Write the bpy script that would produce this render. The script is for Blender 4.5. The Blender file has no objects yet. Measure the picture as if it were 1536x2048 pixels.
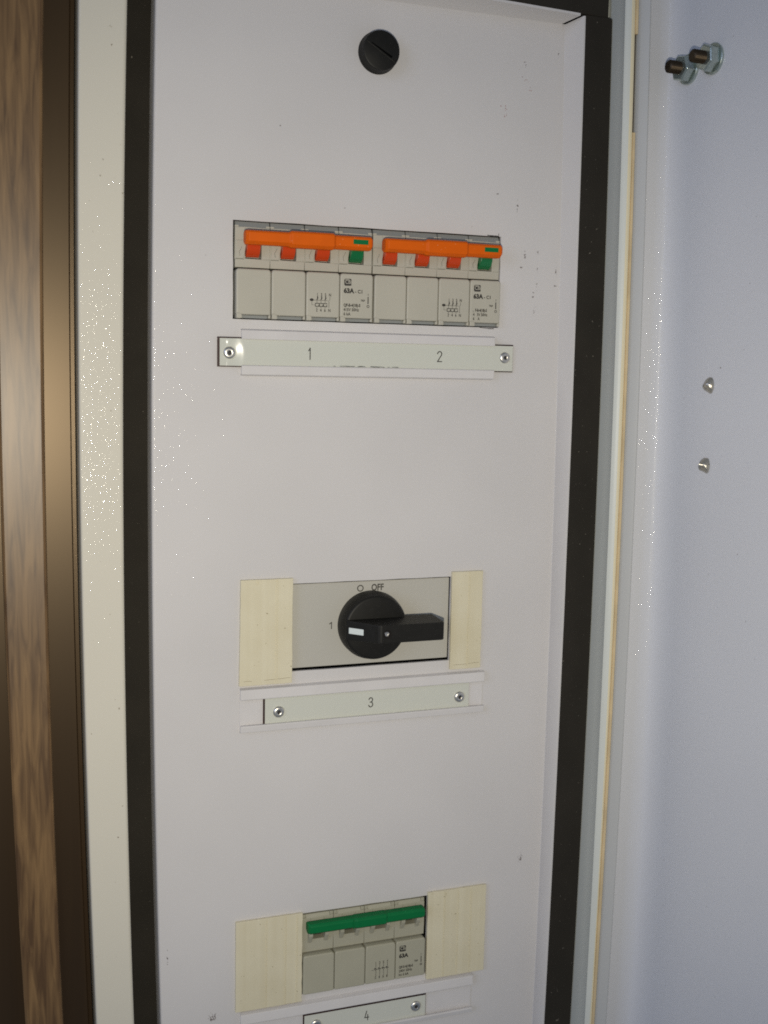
import bpy, bmesh, math, random
from mathutils import Vector, Matrix

# ------------------------------------------------------------------ camera, world, lights
sc = bpy.context.scene
col = sc.collection
random.seed(7)
DIST = 566.0                      # mm from the lens to the plane of the white panel
F = 2265.2                        # focal length in pixels of the 1536 x 2048 photograph
R = ((0.94231, -0.02008, -0.33415), (-0.02318, 0.99189, -0.12496), (0.33395, 0.12549, 0.93420))

cam_d = bpy.data.cameras.new('camera')
cam = bpy.data.objects.new('camera', cam_d); col.objects.link(cam); sc.camera = cam
right = Vector((R[0][0], R[0][2], -R[0][1])); up = -Vector((R[1][0], R[1][2], -R[1][1])); back = -Vector((R[2][0], R[2][2], -R[2][1]))
m = Matrix((right, up, back)).transposed().to_4x4(); m.translation = Vector((0, -DIST / 1000, 0))
cam.matrix_world = m
cam_d.sensor_fit = 'VERTICAL'; cam_d.sensor_height = 36.0; cam_d.lens = F / 2048 * 36
cam_d.clip_start = 0.01; cam_d.clip_end = 20
cam_d.dof.use_dof = True; cam_d.dof.focus_distance = 0.600; cam_d.dof.aperture_fstop = 11

w = bpy.data.worlds.new('World'); sc.world = w; w.use_nodes = True
bg = w.node_tree.nodes['Background']
bg.inputs[0].default_value = (0.66, 0.80, 1.0, 1); bg.inputs[1].default_value = 0.16
sc.view_settings.view_transform = 'Standard'; sc.view_settings.look = 'None'
sc.view_settings.exposure = 0; sc.view_settings.gamma = 1
sc.cycles.max_bounces = 6; sc.cycles.use_denoising = False; sc.cycles.filter_width = 1.8
try: sc.cycles.denoising_prefilter = 'ACCURATE'
except Exception: pass
sc.cycles.sample_clamp_indirect = 4

fl = bpy.data.lights.new('flash', 'SPOT'); fl.spot_size = math.radians(92); fl.spot_blend = 1.0; fl.energy = 9.0; fl.color = (1.0, 0.92, 0.76); fl.shadow_soft_size = 0.0055
fo = bpy.data.objects.new('flash', fl); col.objects.link(fo)
fo.location = Vector((0, -DIST / 1000, 0)) - up * 0.048 - back * 0.004
fo.rotation_euler = (-back - right * 0.075 + up * 0.05).to_track_quat('-Z', 'Y').to_euler()
wl = bpy.data.lights.new('window_light', 'AREA'); wl.shape = 'RECTANGLE'; wl.size = 0.9; wl.size_y = 1.2
wl.energy = 7.5; wl.color = (0.56, 0.67, 1.0)
wo = bpy.data.objects.new('window_light', wl); col.objects.link(wo)
wo.location = (-1.6, -1.2, 0.45)
wo.rotation_euler = (Vector((0.25, 0, -0.05)) - wo.location).to_track_quat('-Z', 'Y').to_euler()

# ------------------------------------------------------------------ measuring helpers (mm)
def P(u, v, d=0.0):
    """point (x, z) in mm where the sight line through pixel u, v meets the plane d mm in front of the panel"""
    a, b = (u - 768) / F, (v - 1024) / F
    x = R[0][0] * a + R[1][0] * b + R[2][0]
    y = R[0][1] * a + R[1][1] * b + R[2][1]
    z = R[0][2] * a + R[1][2] * b + R[2][2]
    s = (DIST - d) / z
    return x * s, -y * s
def W(x, z, d=0.0): return Vector((x / 1000, -d / 1000, z / 1000))
def fit_line(pts, d):
    """X as a quadratic in z of an upright edge lying d mm in front of the panel"""
    q = [P(u, v, d) for u, v in pts]
    S = [sum(p[1] ** k for p in q) for k in range(5)]; T = [sum(p[0] * p[1] ** k for p in q) for k in range(3)]
    A = Matrix(((S[0], S[1], S[2]), (S[1], S[2], S[3]), (S[2], S[3], S[4])))
    sc_ = 1.0
    c = A.inverted() @ Vector(T)
    return lambda z: c[0] + c[1] * z + c[2] * z * z
ZTOP, ZBOT = 260.0, -450.0
ZS = [ZTOP + (ZBOT - ZTOP) * i / 28 for i in range(29)]

# ------------------------------------------------------------------ materials
def mat(name, colr, rough=0.5, metal=0.0, spec=0.5, peel=0.0, peel_scale=480, mottle=0.0, mottle_scale=8, coat=0.0):
    M = bpy.data.materials.new(name); M.use_nodes = True
    nt = M.node_tree; b = nt.nodes['Principled BSDF']
    b.inputs['Base Color'].default_value = (*colr, 1); b.inputs['Roughness'].default_value = rough
    b.inputs['Metallic'].default_value = metal; b.inputs['Specular IOR Level'].default_value = spec
    if coat: b.inputs['Coat Weight'].default_value = coat; b.inputs['Coat Roughness'].default_value = 0.04; b.inputs['Coat IOR'].default_value = 1.45
    tc = nt.nodes.new('ShaderNodeNewGeometry')
    if peel:
        n = nt.nodes.new('ShaderNodeTexNoise'); n.inputs['Scale'].default_value = peel_scale; n.inputs['Detail'].default_value = 2.5
        n.inputs['Roughness'].default_value = 0.6
        bp = nt.nodes.new('ShaderNodeBump'); bp.inputs['Distance'].default_value = peel; bp.inputs['Strength'].default_value = 1
        nt.links.new(tc.outputs['Position'], n.inputs['Vector']); nt.links.new(n.outputs['Fac'], bp.inputs['Height'])
        nt.links.new(bp.outputs['Normal'], b.inputs['Coat Normal' if coat else 'Normal'])
    if mottle:
        n = nt.nodes.new('ShaderNodeTexNoise'); n.inputs['Scale'].default_value = mottle_scale; n.inputs['Detail'].default_value = 4
        nt.links.new(tc.outputs['Position'], n.inputs['Vector'])
        r = nt.nodes.new('ShaderNodeMapRange'); r.inputs['From Min'].default_value = 0.3; r.inputs['From Max'].default_value = 0.7
        r.inputs['To Min'].default_value = 1 - mottle; r.inputs['To Max'].default_value = 1 + mottle
        mx = nt.nodes.new('ShaderNodeVectorMath'); mx.operation = 'SCALE'; mx.inputs[0].default_value = colr
        nt.links.new(n.outputs['Fac'], r.inputs['Value']); nt.links.new(r.outputs[0], mx.inputs['Scale'])
        nt.links.new(mx.outputs[0], b.inputs['Base Color'])
    return M

def add_specks(M, base, spots, dark=(0.20, 0.175, 0.165)):
    """dirt and scuffs at given places of a painted surface: soft ellipse x fine noise threshold"""
    nt = M.node_tree; b = nt.nodes['Principled BSDF']; L = nt.links.new
    g = nt.nodes.new('ShaderNodeNewGeometry')
    tot = None
    for (x, z, rx, rz, k) in spots:
        s = nt.nodes.new('ShaderNodeVectorMath'); s.operation = 'SUBTRACT'; s.inputs[1].default_value = (x / 1000, 0, z / 1000)
        L(g.outputs['Position'], s.inputs[0])
        q = nt.nodes.new('ShaderNodeVectorMath'); q.operation = 'MULTIPLY'; q.inputs[1].default_value = (1000 / rx, 0, 1000 / rz); L(s.outputs[0], q.inputs[0])
        ln = nt.nodes.new('ShaderNodeVectorMath'); ln.operation = 'LENGTH'; L(q.outputs[0], ln.inputs[0])
        r = nt.nodes.new('ShaderNodeMapRange'); r.inputs['From Min'].default_value = 0.1; r.inputs['From Max'].default_value = 1
        r.inputs['To Min'].default_value = k; r.inputs['To Max'].default_value = 0; L(ln.outputs['Value'], r.inputs['Value'])
        if tot is None: tot = r.outputs[0]
        else:
            a = nt.nodes.new('ShaderNodeMath'); a.operation = 'MAXIMUM'; L(tot, a.inputs[0]); L(r.outputs[0], a.inputs[1]); tot = a.outputs[0]
    n = nt.nodes.new('ShaderNodeTexNoise'); n.inputs['Scale'].default_value = 900; n.inputs['Detail'].default_value = 3
    L(g.outputs['Position'], n.inputs['Vector'])
    a = nt.nodes.new('ShaderNodeMath'); a.operation = 'MULTIPLY_ADD'; a.inputs[1].default_value = 0.30; L(tot, a.inputs[0]); L(n.outputs['Fac'], a.inputs[2])
    r = nt.nodes.new('ShaderNodeMapRange'); r.inputs['From Min'].default_value = 0.74; r.inputs['From Max'].default_value = 0.85; L(a.outputs[0], r.inputs['Value'])
    # large soft grime everywhere
    n2 = nt.nodes.new('ShaderNodeTexNoise'); n2.inputs['Scale'].default_value = 9; n2.inputs['Detail'].default_value = 5; L(g.outputs['Position'], n2.inputs['Vector'])
    r2 = nt.nodes.new('ShaderNodeMapRange'); r2.inputs['From Min'].default_value = .3; r2.inputs['From Max'].default_value = .7
    r2.inputs['To Min'].default_value = 0.94; r2.inputs['To Max'].default_value = 1.02; L(n2.outputs['Fac'], r2.inputs['Value'])
    sx = nt.nodes.new('ShaderNodeVectorMath'); sx.operation = 'SCALE'; sx.inputs[0].default_value = base; L(r2.outputs[0], sx.inputs['Scale'])
    mx = nt.nodes.new('ShaderNodeMix'); mx.data_type = 'RGBA'; mx.inputs['B'].default_value = (*dark, 1)
    L(r.outputs[0], mx.inputs['Factor']); L(sx.outputs[0], mx.inputs['A']); L(mx.outputs['Result'], b.inputs['Base Color'])

PAINT = (0.63, 0.612, 0.607)
m_paint = mat('white_panel_paint', PAINT, 0.45, spec=0.15, peel=3.0e-4, peel_scale=560, coat=0.32)
spots = []
for u, v, rx, rz, k in ((1050, 512, 1.6, 4.5, 1), (1043, 535, 2.5, 1.6, 1), (1075, 505, 1.6, 3.0, 1), (1074, 555, 1.2, 16, .85), (1066, 588, 2.5, 5, .8),
                        (995, 388, 5, 1.2, .9), (1036, 412, 2, 6, .8), (1040, 1716, 3, 5.5, 1.05), (425, 2036, 4.5, 4, 1.2), (1068, 620, 2, 6, .8),
                        (690, 415, 1.5, 1.5, 1), (561, 251, 1.0, 1.0, 1.3), (415, 510, 1.6, 1.6, .9), (1112, 545, 1.6, 8, .9), (944, 453, .8, .8, 1.3), (1110, 572, 3, 1.6, 1),
                        (335, 1920, 1.2, 10, .8), (1050, 130, 2.5, 7, .7), (1117, 110, 1.5, 4, .8)):
    x, z = P(u, v); spots.append((x, z, rx, rz, k))
add_specks(m_paint, PAINT, spots)
m_holder = mat('white_holder_plastic', (0.645, 0.625, 0.62), 0.3, spec=0.4, mottle=0.03, mottle_scale=60)
m_frame = mat('cream_frame_paint', (0.63, 0.60, 0.515), 0.45, spec=0.15, peel=3.7e-4, peel_scale=520, coat=0.22, mottle=0.02)
m_post = mat('shaded_post_paint', (0.62, 0.64, 0.60), 0.4, spec=0.3, peel=2.6e-5, mottle=0.03)  # right post wall, greyed in its colour for the grazing light it gets
m_lip = mat('lit_lip_paint', (0.78, 0.70, 0.49), 0.4, spec=0.2, coat=0.32, peel=3.4e-4, peel_scale=560, mottle=0.02)  # lip of the same post, coloured lighter and warmer as its lit face
m_door = mat('grey_door_paint', (0.635, 0.65, 0.70), 0.42, spec=0.2, coat=0.5, peel=4.2e-4, peel_scale=640, mottle=0.02)
m_seal = mat('yellow_foam', (0.64, 0.51, 0.31), 0.8, mottle=0.12, mottle_scale=60)
m_foam = mat('black_foam', (0.025, 0.022, 0.0175), 0.85, spec=0.2, peel=1.2e-4, peel_scale=900, mottle=0.12, mottle_scale=40)
m_dark = mat('dark_cavity', (0.012, 0.010, 0.009), 0.8, spec=0.2)
m_body = mat('beige_breaker_plastic', (0.46, 0.44, 0.37), 0.42, spec=0.4, mottle=0.03, mottle_scale=40)
m_body_old = mat('olive_beige_breaker_plastic', (0.39, 0.375, 0.29), 0.42, spec=0.4, mottle=0.04, mottle_scale=40)
m_clip = mat('grey_clip_plastic', (0.25, 0.26, 0.25), 0.4, spec=0.5)
m_orange = mat('orange_plastic', (0.70, 0.115, 0.001), 0.5, spec=0.18, mottle=0.04, mottle_scale=120)
m_red = mat('red_orange_plastic', (0.56, 0.055, 0.008), 0.2, spec=0.35)
m_green = mat('green_plastic', (0.006, 0.145, 0.045), 0.22, spec=0.5)
m_greenbar = mat('green_bar_plastic', (0.002, 0.145, 0.042), 0.5, spec=0.2, mottle=0.05, mottle_scale=100)
m_black = mat('black_plastic', (0.0095, 0.009, 0.0075), 0.5, spec=0.28, mottle=0.15, mottle_scale=300)
m_ink = mat('black_print', (0.03, 0.026, 0.022), 0.6)
m_inkgrey = mat('grey_print', (0.065, 0.06, 0.05), 0.6)
m_plate = mat('switch_plate_plastic', (0.48, 0.465, 0.415), 0.36, spec=0.45, mottle=0.015)
m_label = mat('white_label_laminate', (0.60, 0.61, 0.545), 0.24, spec=0.5)
m_core = mat('brown_label_core', (0.035, 0.012, 0.010), 0.5)
m_steel = mat('rivet_steel', (0.70, 0.68, 0.64), 0.36, metal=1.0)
m_zinc = mat('zinc_steel', (0.46, 0.52, 0.48), 0.25, metal=0.85, mottle=0.1, mottle_scale=400)
m_stud = mat('browned_stud', (0.05, 0.035, 0.02), 0.4, metal=0.7)
m_mark = mat('white_marker', (0.66, 0.72, 0.72), 0.4)
m_raw = mat('burred_metal', (0.52, 0.49, 0.43), 0.3, metal=0.8, peel=2e-4, peel_scale=900)

def add_dust(M, colr, scale=700, lo=.70):
    nt = M.node_tree; b = nt.nodes['Principled BSDF']; L = nt.links.new
    g = nt.nodes.new('ShaderNodeNewGeometry'); n = nt.nodes.new('ShaderNodeTexNoise'); n.inputs['Scale'].default_value = scale; n.inputs['Detail'].default_value = 1
    L(g.outputs['Position'], n.inputs['Vector'])
    r = nt.nodes.new('ShaderNodeMapRange'); r.inputs['From Min'].default_value = lo; r.inputs['From Max'].default_value = lo + .05; L(n.outputs['Fac'], r.inputs['Value'])
    mx = nt.nodes.new('ShaderNodeMix'); mx.data_type = 'RGBA'; mx.inputs['B'].default_value = (*colr, 1)
    src = b.inputs['Base Color'].links[0].from_socket
    L(r.outputs[0], mx.inputs['Factor']); L(src, mx.inputs['A']); L(mx.outputs['Result'], b.inputs['Base Color'])
add_dust(m_foam, (0.16, 0.145, 0.12), 650, .765)
add_dust(m_frame, (0.30, 0.26, 0.20), 420, .775)
add_dust(m_door, (0.25, 0.24, 0.24), 380, .80)
add_dust(m_orange, (0.75, 0.30, 0.12), 900, .74)
def strip_mat():
    M = mat('yellowed_strip_plastic', (0.62, 0.575, 0.40), 0.5, spec=0.4)
    nt = M.node_tree; b = nt.nodes['Principled BSDF']; L = nt.links.new
    g = nt.nodes.new('ShaderNodeNewGeometry')
    mp = nt.nodes.new('ShaderNodeMapping'); mp.inputs['Scale'].default_value = (240, 1, 4); L(g.outputs['Position'], mp.inputs['Vector'])
    n = nt.nodes.new('ShaderNodeTexNoise'); n.inputs['Scale'].default_value = 1; n.inputs['Detail'].default_value = 3; L(mp.outputs[0], n.inputs['Vector'])
    n2 = nt.nodes.new('ShaderNodeTexNoise'); n2.inputs['Scale'].default_value = 55; n2.inputs['Detail'].default_value = 6; L(g.outputs['Position'], n2.inputs['Vector'])
    n3 = nt.nodes.new('ShaderNodeTexNoise'); n3.inputs['Scale'].default_value = 700; L(g.outputs['Position'], n3.inputs['Vector'])
    rr = nt.nodes.new('ShaderNodeValToRGB'); e = rr.color_ramp.elements
    e[0].position = 0.25; e[0].color = (0.61, 0.55, 0.385, 1); e[1].position = 0.75; e[1].color = (0.71, 0.66, 0.50, 1)
    a = nt.nodes.new('ShaderNodeMath'); a.operation = 'ADD'; h = nt.nodes.new('ShaderNodeMath'); h.operation = 'MULTIPLY'; h.inputs[1].default_value = 0.5
    L(n.outputs['Fac'], a.inputs[0]); L(n2.outputs['Fac'], a.inputs[1]); L(a.outputs[0], h.inputs[0]); L(h.outputs[0], rr.inputs[0])
    r = nt.nodes.new('ShaderNodeMapRange'); r.inputs['From Min'].default_value = .72; r.inputs['From Max'].default_value = .78
    L(n3.outputs['Fac'], r.inputs['Value'])
    mx = nt.nodes.new('ShaderNodeMix'); mx.data_type = 'RGBA'; mx.inputs['B'].default_value = (0.3, 0.25, 0.14, 1)
    L(r.outputs[0], mx.inputs['Factor']); L(rr.outputs[0], mx.inputs['A']); L(mx.outputs['Result'], b.inputs['Base Color'])
    return M
m_strip = strip_mat()

def wood_mat(name, lo, hi, rough, scale, spec=0.5):
    M = mat(name, hi, rough, spec=spec)
    nt = M.node_tree; b = nt.nodes['Principled BSDF']; L = nt.links.new
    g = nt.nodes.new('ShaderNodeNewGeometry')
    mp = nt.nodes.new('ShaderNodeMapping'); mp.inputs['Scale'].default_value = scale; L(g.outputs['Position'], mp.inputs['Vector'])
    n = nt.nodes.new('ShaderNodeTexNoise'); n.inputs['Scale'].default_value = 1; n.inputs['Detail'].default_value = 6; n.inputs['Distortion'].default_value = 0.7; n.inputs['Roughness'].default_value = 0.55
    L(mp.outputs[0], n.inputs['Vector'])
    rr = nt.nodes.new('ShaderNodeValToRGB'); e = rr.color_ramp.elements
    e[0].position = 0.33; e[0].color = (*lo, 1); e[1].position = 0.64; e[1].color = (*hi, 1)
    L(n.outputs['Fac'], rr.inputs[0]); L(rr.outputs[0], b.inputs['Base Color'])
    return M
m_wood = wood_mat('weathered_wood', (0.082, 0.044, 0.018), (0.20, 0.118, 0.050), 0.38, (330, 100, 26))
m_brown = wood_mat('brown_laminate', (0.020, 0.010, 0.004), (0.028, 0.015, 0.006), 0.38, (120, 60, 3), spec=0.8)
m_brown.node_tree.nodes['Principled BSDF'].inputs['Specular Tint'].default_value = (1.0, 0.78, 0.54, 1)

# ------------------------------------------------------------------ mesh helpers (all input in mm: x right, z up, d towards the viewer)
class MB:
    def __init__(s): s.bm = bmesh.new()
    def v(s, x, z, d): return s.bm.verts.new(W(x, z, d))
    def face(s, vs):
        try: return s.bm.faces.new(vs)
        except ValueError: return None
    def box(s, x0, x1, z0, z1, d0, d1):
        a = [s.v(x, z, d) for d in (d0, d1) for x, z in ((x0, z0), (x1, z0), (x1, z1), (x0, z1))]
        for q in ((0, 1, 2, 3), (7, 6, 5, 4), (0, 4, 5, 1), (1, 5, 6, 2), (2, 6, 7, 3), (3, 7, 4, 0)): s.face([a[i] for i in q])
        return s
    def prism(s, pts, lo, hi, axis='d'):
        """polygon pts extruded from lo to hi; axis d: pts are (x, z); axis x: pts are (z, d); axis z: pts are (x, d)"""
        f = {'d': lambda p, t: s.v(p[0], p[1], t), 'x': lambda p, t: s.v(t, p[0], p[1]), 'z': lambda p, t: s.v(p[0], t, p[1])}[axis]
        a = [f(p, lo) for p in pts]; b = [f(p, hi) for p in pts]; n = len(pts)
        s.face(a); s.face(b[::-1])
        for i in range(n): s.face([a[i], b[i], b[(i + 1) % n], a[(i + 1) % n]])
        return s
    def lathe(s, prof, cx, cz, cd, seg=40, axis='d', wob=0):
        """prof (radius, height) revolved about an axis through the point"""
        rings = []
        for r, h in prof:
            ring = []
            for k in range(seg):
                t = 2 * math.pi * k / seg; rr = r * (1 + wob * math.sin(3 * t + h * 2) + wob * .7 * math.sin(5 * t + 1))
                if axis == 'd': ring.append(s.v(cx + rr * math.cos(t), cz + rr * math.sin(t), cd + h))
                elif axis == 'x': ring.append(s.v(cx + h, cz + rr * math.cos(t), cd + rr * math.sin(t)))
            rings.append(ring)
        for a, b in zip(rings, rings[1:]):
            for k in range(seg): s.face([a[k], a[(k + 1) % seg], b[(k + 1) % seg], b[k]])
        if prof[0][0] > 0: s.face(rings[0][::-1])
        if prof[-1][0] > 0: s.face(rings[-1])
        return s
    def loft(s, rows):
        vs = [[s.v(*p) for p in r] for r in rows]
        for a, b in zip(vs, vs[1:]):
            for i in range(len(a) - 1): s.face([a[i], a[i + 1], b[i + 1], b[i]])
        return s
    def stroke(s, pts, wid, d, thick=0.12):
        """a printed or engraved line of given width"""
        for (x0, z0), (x1, z1) in zip(pts, pts[1:]):
            L = math.hypot(x1 - x0, z1 - z0) or 1e-6; dx, dz = (x1 - x0) / L * wid / 2, (z1 - z0) / L * wid / 2
            s.prism([(x0 - dx - dz, z0 - dz + dx), (x0 - dx + dz, z0 - dz - dx), (x1 + dx + dz, z1 + dz - dx), (x1 + dx - dz, z1 + dz + dx)], d - .02, d + thick + random.random() * .01)
        return s
    def text(s, string, x, z, h, d, bold=0.0, squeeze=1.0, align='LEFT'):
        """lettering, h = capital height in mm, lower left corner at x, z"""
        c = bpy.data.curves.new('lettering', 'FONT'); c.body = string; c.align_x = align; c.size = 1; c.offset = bold; c.resolution_u = 3
        o = bpy.data.objects.new('lettering', c); col.objects.link(o)
        bpy.context.view_layer.update()
        me = o.evaluated_get(bpy.context.evaluated_depsgraph_get()).to_mesh()
        k = h / 0.70
        vs = [s.v(x + q.co.x * k * squeeze, z + q.co.y * k, d + 0.06) for q in me.vertices]
        for f in me.polygons: s.face([vs[i] for i in f.vertices])
        o.to_mesh_clear(); bpy.data.objects.remove(o); bpy.data.curves.remove(c)
        return s
    def build(s, name, m, parent=None, bevel=0.0, smooth=False, seg=2, origin=None, recalc=True):
        bmesh.ops.remove_doubles(s.bm, verts=s.bm.verts, dist=1e-7)
        if recalc: bmesh.ops.recalc_face_normals(s.bm, faces=s.bm.faces)
        me = bpy.data.meshes.new(name)
        off = Vector((0, 0, 0))
        if origin is not None: off = W(*origin)
        elif parent is not None: off = WORLD[parent.name]
        elif len(s.bm.verts):
            off = sum((q.co for q in s.bm.verts), Vector()) / len(s.bm.verts)
        bmesh.ops.translate(s.bm, verts=s.bm.verts, vec=-off)
        s.bm.to_mesh(me); s.bm.free()
        me.materials.append(m)
        o = bpy.data.objects.new(name, me); col.objects.link(o)
        if parent is not None: o.parent = parent
        else: o.location = off
        WORLD[o.name] = off.copy()
        if smooth:
            for p in me.polygons: p.use_smooth = True
            e = o.modifiers.new('edge', 'EDGE_SPLIT'); e.split_angle = math.radians(40)
        if bevel:
            b = o.modifiers.new('bevel', 'BEVEL'); b.width = bevel / 1000; b.segments = seg; b.limit_method = 'ANGLE'; b.angle_limit = math.radians(35)
        return o
WORLD = {}
def thing(name, x, z, d, label, cat, group=None):
    o = bpy.data.objects.new(name, None); col.objects.link(o); o.location = W(x, z, d); o.empty_display_size = 0.01
    WORLD[o.name] = o.location.copy()
    return tag(o, label, cat, group)
def tag(o, label, cat, group=None):
    o['label'] = label; o['category'] = cat
    if group: o['group'] = group
    return o
def arc(cx, cy, r, a0, a1, n=6):
    return [(cx + r * math.cos(math.radians(a0 + (a1 - a0) * i / n)), cy + r * math.sin(math.radians(a0 + (a1 - a0) * i / n))) for i in range(n + 1)]
def rrect(x0, x1, z0, z1, r, n=4):
    return arc(x1 - r, z1 - r, r, 0, 90, n) + arc(x0 + r, z1 - r, r, 90, 180, n) + arc(x0 + r, z0 + r, r, 180, 270, n) + arc(x1 - r, z0 + r, r, 270, 360, n)

# ------------------------------------------------------------------ upright edges of the cabinet, measured
RD = 13.0
e_crease = fit_line([(1130, 50), (1123, 500), (1117, 700), (1107, 1016), (1097, 1300), (1089, 1500), (1064.5, 2048)], 0)
e_rim = fit_line([(1168, 32), (1154, 500), (1146, 700), (1134, 1016), (1122, 1300), (1113, 1500), (1085.5, 2048)], RD)
e_left = fit_line([(317, 0), (311, 500), (311, 1000), (313, 1500), (328, 2048)], 0)
e_gask = fit_line([(1225, 30), (1213.5, 500), (1207, 700), (1193, 1016), (1180, 1300), (1170, 1500), (1142, 2048)], RD)
e_ret = fit_line([(1255, 0), (1242, 500), (1237, 700), (1223, 1016), (1211, 1300), (1200.6, 1500), (1174, 2048)], 31)
e_lip = fit_line([(1273.7, 0), (1262, 500), (1253, 700), (1241, 1016), (1228, 1300), (1214.6, 1500), (1185, 2048)], 32)
e_foam = fit_line([(1281, 0), (1269, 500), (1260, 700), (1247, 1016), (1236, 1300), (1222, 1500), (1192.6, 2048)], 29)
e_dlip0 = fit_line([(1281, 0), (1269, 500), (1260, 700), (1247, 1016), (1236, 1300), (1222, 1500), (1192.6, 2048)], 34)
e_dlip = fit_line([(1302, 0), (1290, 500), (1283, 700), (1269, 1016), (1256, 1300), (1244, 1500), (1213, 2048)], 37)
e_dfl = fit_line([(1302, 0), (1290, 500), (1283, 700), (1269, 1016), (1256, 1300), (1244, 1500), (1213, 2048)], 24)
e_fil0 = fit_line([(1338, 0), (1327, 500), (1315, 700), (1301, 1016), (1292, 1300), (1281, 1500), (1249.5, 2048)], 27)
e_fil1 = fit_line([(1372, 0), (1360, 500), (1350, 700), (1340, 1016), (1328, 1300), (1318, 1500), (1286, 2048)], 36)
f_l = fit_line([(157, 0), (155.5, 500), (160, 900), (171, 1500), (193, 2048)], 8)
f_r = fit_line([(255, 0), (248, 500), (248, 1000), (253, 1500), (269, 2048)], 8)
w_r = fit_line([(88, 0), (85, 500), (90, 850), (97, 1200), (104, 1500), (127, 2048)], 14)
w_l = fit_line([(0, 900), (8, 1200), (21, 1500), (51, 2048)], 14)

# ------------------------------------------------------------------ the white inner panel
panel = thing('inner_panel', 190, -430, 0, 'white painted steel panel with three rectangular cutouts holding the switches', 'panel')
ZPT = 184.6                                  # top crease
holes = [(120.0, 266.0, 23.2, 71.6), (150.0, 242.4, -160.0, -112.8), (158.8, 233.4, -343.6, -296.4)]
bm = bmesh.new()
zs = [ZPT] + [z for z in ZS if z < ZPT - 5]
outer = [(e_left(z), z) for z in zs] + [(e_crease(z), z) for z in reversed(zs)]
edges = []; hole_loops = []
def loop(pts):
    vs = [bm.verts.new(W(x, z, 0)) for x, z in pts]
    es = [bm.edges.new((vs[i], vs[(i + 1) % len(vs)])) for i in range(len(vs))]
    return vs, es
_, es = loop(outer); edges += es
for x0, x1, z0, z1 in holes:
    # slightly uneven hand-cut edges
    pts = []
    for (ax, az), (bx, bz) in (((x0, z0), (x1, z0)), ((x1, z0), (x1, z1)), ((x1, z1), (x0, z1)), ((x0, z1), (x0, z0))):
        n = 9
        for i in range(n):
            t = i / n; j = 0 if i == 0 else random.uniform(-.12, .12)
            pts.append((ax + (bx - ax) * t + (j if ax == bx else 0), az + (bz - az) * t + (j if az == bz else 0)))
    vs, es = loop(pts); edges += es; hole_loops.append(es)
bmesh.ops.triangle_fill(bm, use_beauty=True, use_dissolve=False, edges=edges, normal=(0, -1, 0))
for f in bm.faces:
    f.normal_update()
    if f.normal.y > 0: f.normal_flip()
for es in hole_loops:
    r = bmesh.ops.extrude_edge_only(bm, edges=es)
    bmesh.ops.translate(bm, verts=[g for g in r['geom'] if isinstance(g, bmesh.types.BMVert)], vec=(0, 0.0018, 0))
s = MB(); s.bm.free(); s.bm = bm
s.build('face_sheet', m_paint, panel, recalc=False)
zrim0 = P(1168, 32, RD)[1]
# right flange standing towards the viewer, with a bend radius
rows = []
for z in [ZPT] + [z for z in ZS if z < ZPT - 5]:
    xc, xr = e_crease(z), e_rim(z)
    top_z = z
    prof = [(xc - .3, -.02), (xc, .25)] + [(xr - .3, RD - .4), (xr, RD), (xr + 1.2, RD), (xr + 1.2, 0)]
    rows.append([(x, z + ((zrim0 - ZPT + .1) * (d / RD) if z > ZPT - 5 else 0), d) for x, d in prof])
MB().loft(rows).build('side_flange', m_paint, panel, smooth=True, recalc=False)
# top flange
t0 = P(998, 0, RD); t1 = P(1168, 32, RD)
zrim = (t0[1] + t1[1]) / 2
rows = []
for x in (60, 120, 180, 240, 290, None):
    r = []; zrim = zrim0 + max(0, 302 - (x or 302)) * .028
    for z, d in [(ZPT - .3, .0), (ZPT, .3), (zrim, RD), (zrim + 1.2, RD), (zrim + 1.2, 0)]:
        xx = x if x is not None else e_crease(ZPT) - 1.9 + min(d, RD) / RD * (e_rim(ZPT) - e_crease(ZPT)) - .2
        r.append((xx, z, d))
    rows.append(r)
MB().loft(rows).build('top_flange', m_paint, panel, smooth=True, recalc=False)
# left edge rolled back
rows = []
for z in [ZPT] + [z for z in ZS if z < ZPT - 5]:
    x = e_left(z)
    rows.append([(x + .4, z, .012), (x, z, .01)] + [(x - 1.5 * math.sin(math.radians(a)), z, -1.5 + 1.5 * math.cos(math.radians(a))) for a in (15, 30, 45, 60, 75, 90)] + [(x - 1.6, z, -16)])
MB().loft(rows).build('rolled_edge', m_paint, panel, smooth=True, recalc=False)
# felt pen traces round the cutouts
mk = MB()
def scribble(pts, wid, jit=.35):
    q = []
    for (a, b), (c, e) in zip(pts, pts[1:]):
        for i in range(5): q.append((a + (c - a) * i / 5 + random.uniform(-jit, jit), b + (e - b) * i / 5 + random.uniform(-jit, jit)))
    for i in range(len(q) - 1):
        if random.random() < .8: mk.stroke([q[i], q[i + 1]], wid * random.uniform(.5, 1.2), 0.03, .03)
scribble([(258, 71.9), (266, 71.7)], .5, .12); scribble([(264.6, 71.7), (264.6, 73.6)], .3, .1)
mk.build('pen_mark', m_ink, panel); mk = MB()
scribble([(252, 22.9), (266, 22.8)], .5, .25); scribble([(262, 22.4), (265, 22.2)], .6, .3)
mk.build('pen_mark', m_ink, panel)
mk = MB()
for u, v, n in ((1056, 168, 7), (1007, 222, 9), (1038, 150, 3)):
    for i in range(n):
        x, z = P(u + random.uniform(-7, 7), v + random.uniform(-14, 14)); q = random.uniform(.12, .3)
        mk.prism([(x - q, z), (x, z + q * 1.6), (x + q, z), (x, z - q)], .01, .05)
mk.build('red_fleck', mat('red_speck', (0.30, 0.09, 0.08), .6), panel)

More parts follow.
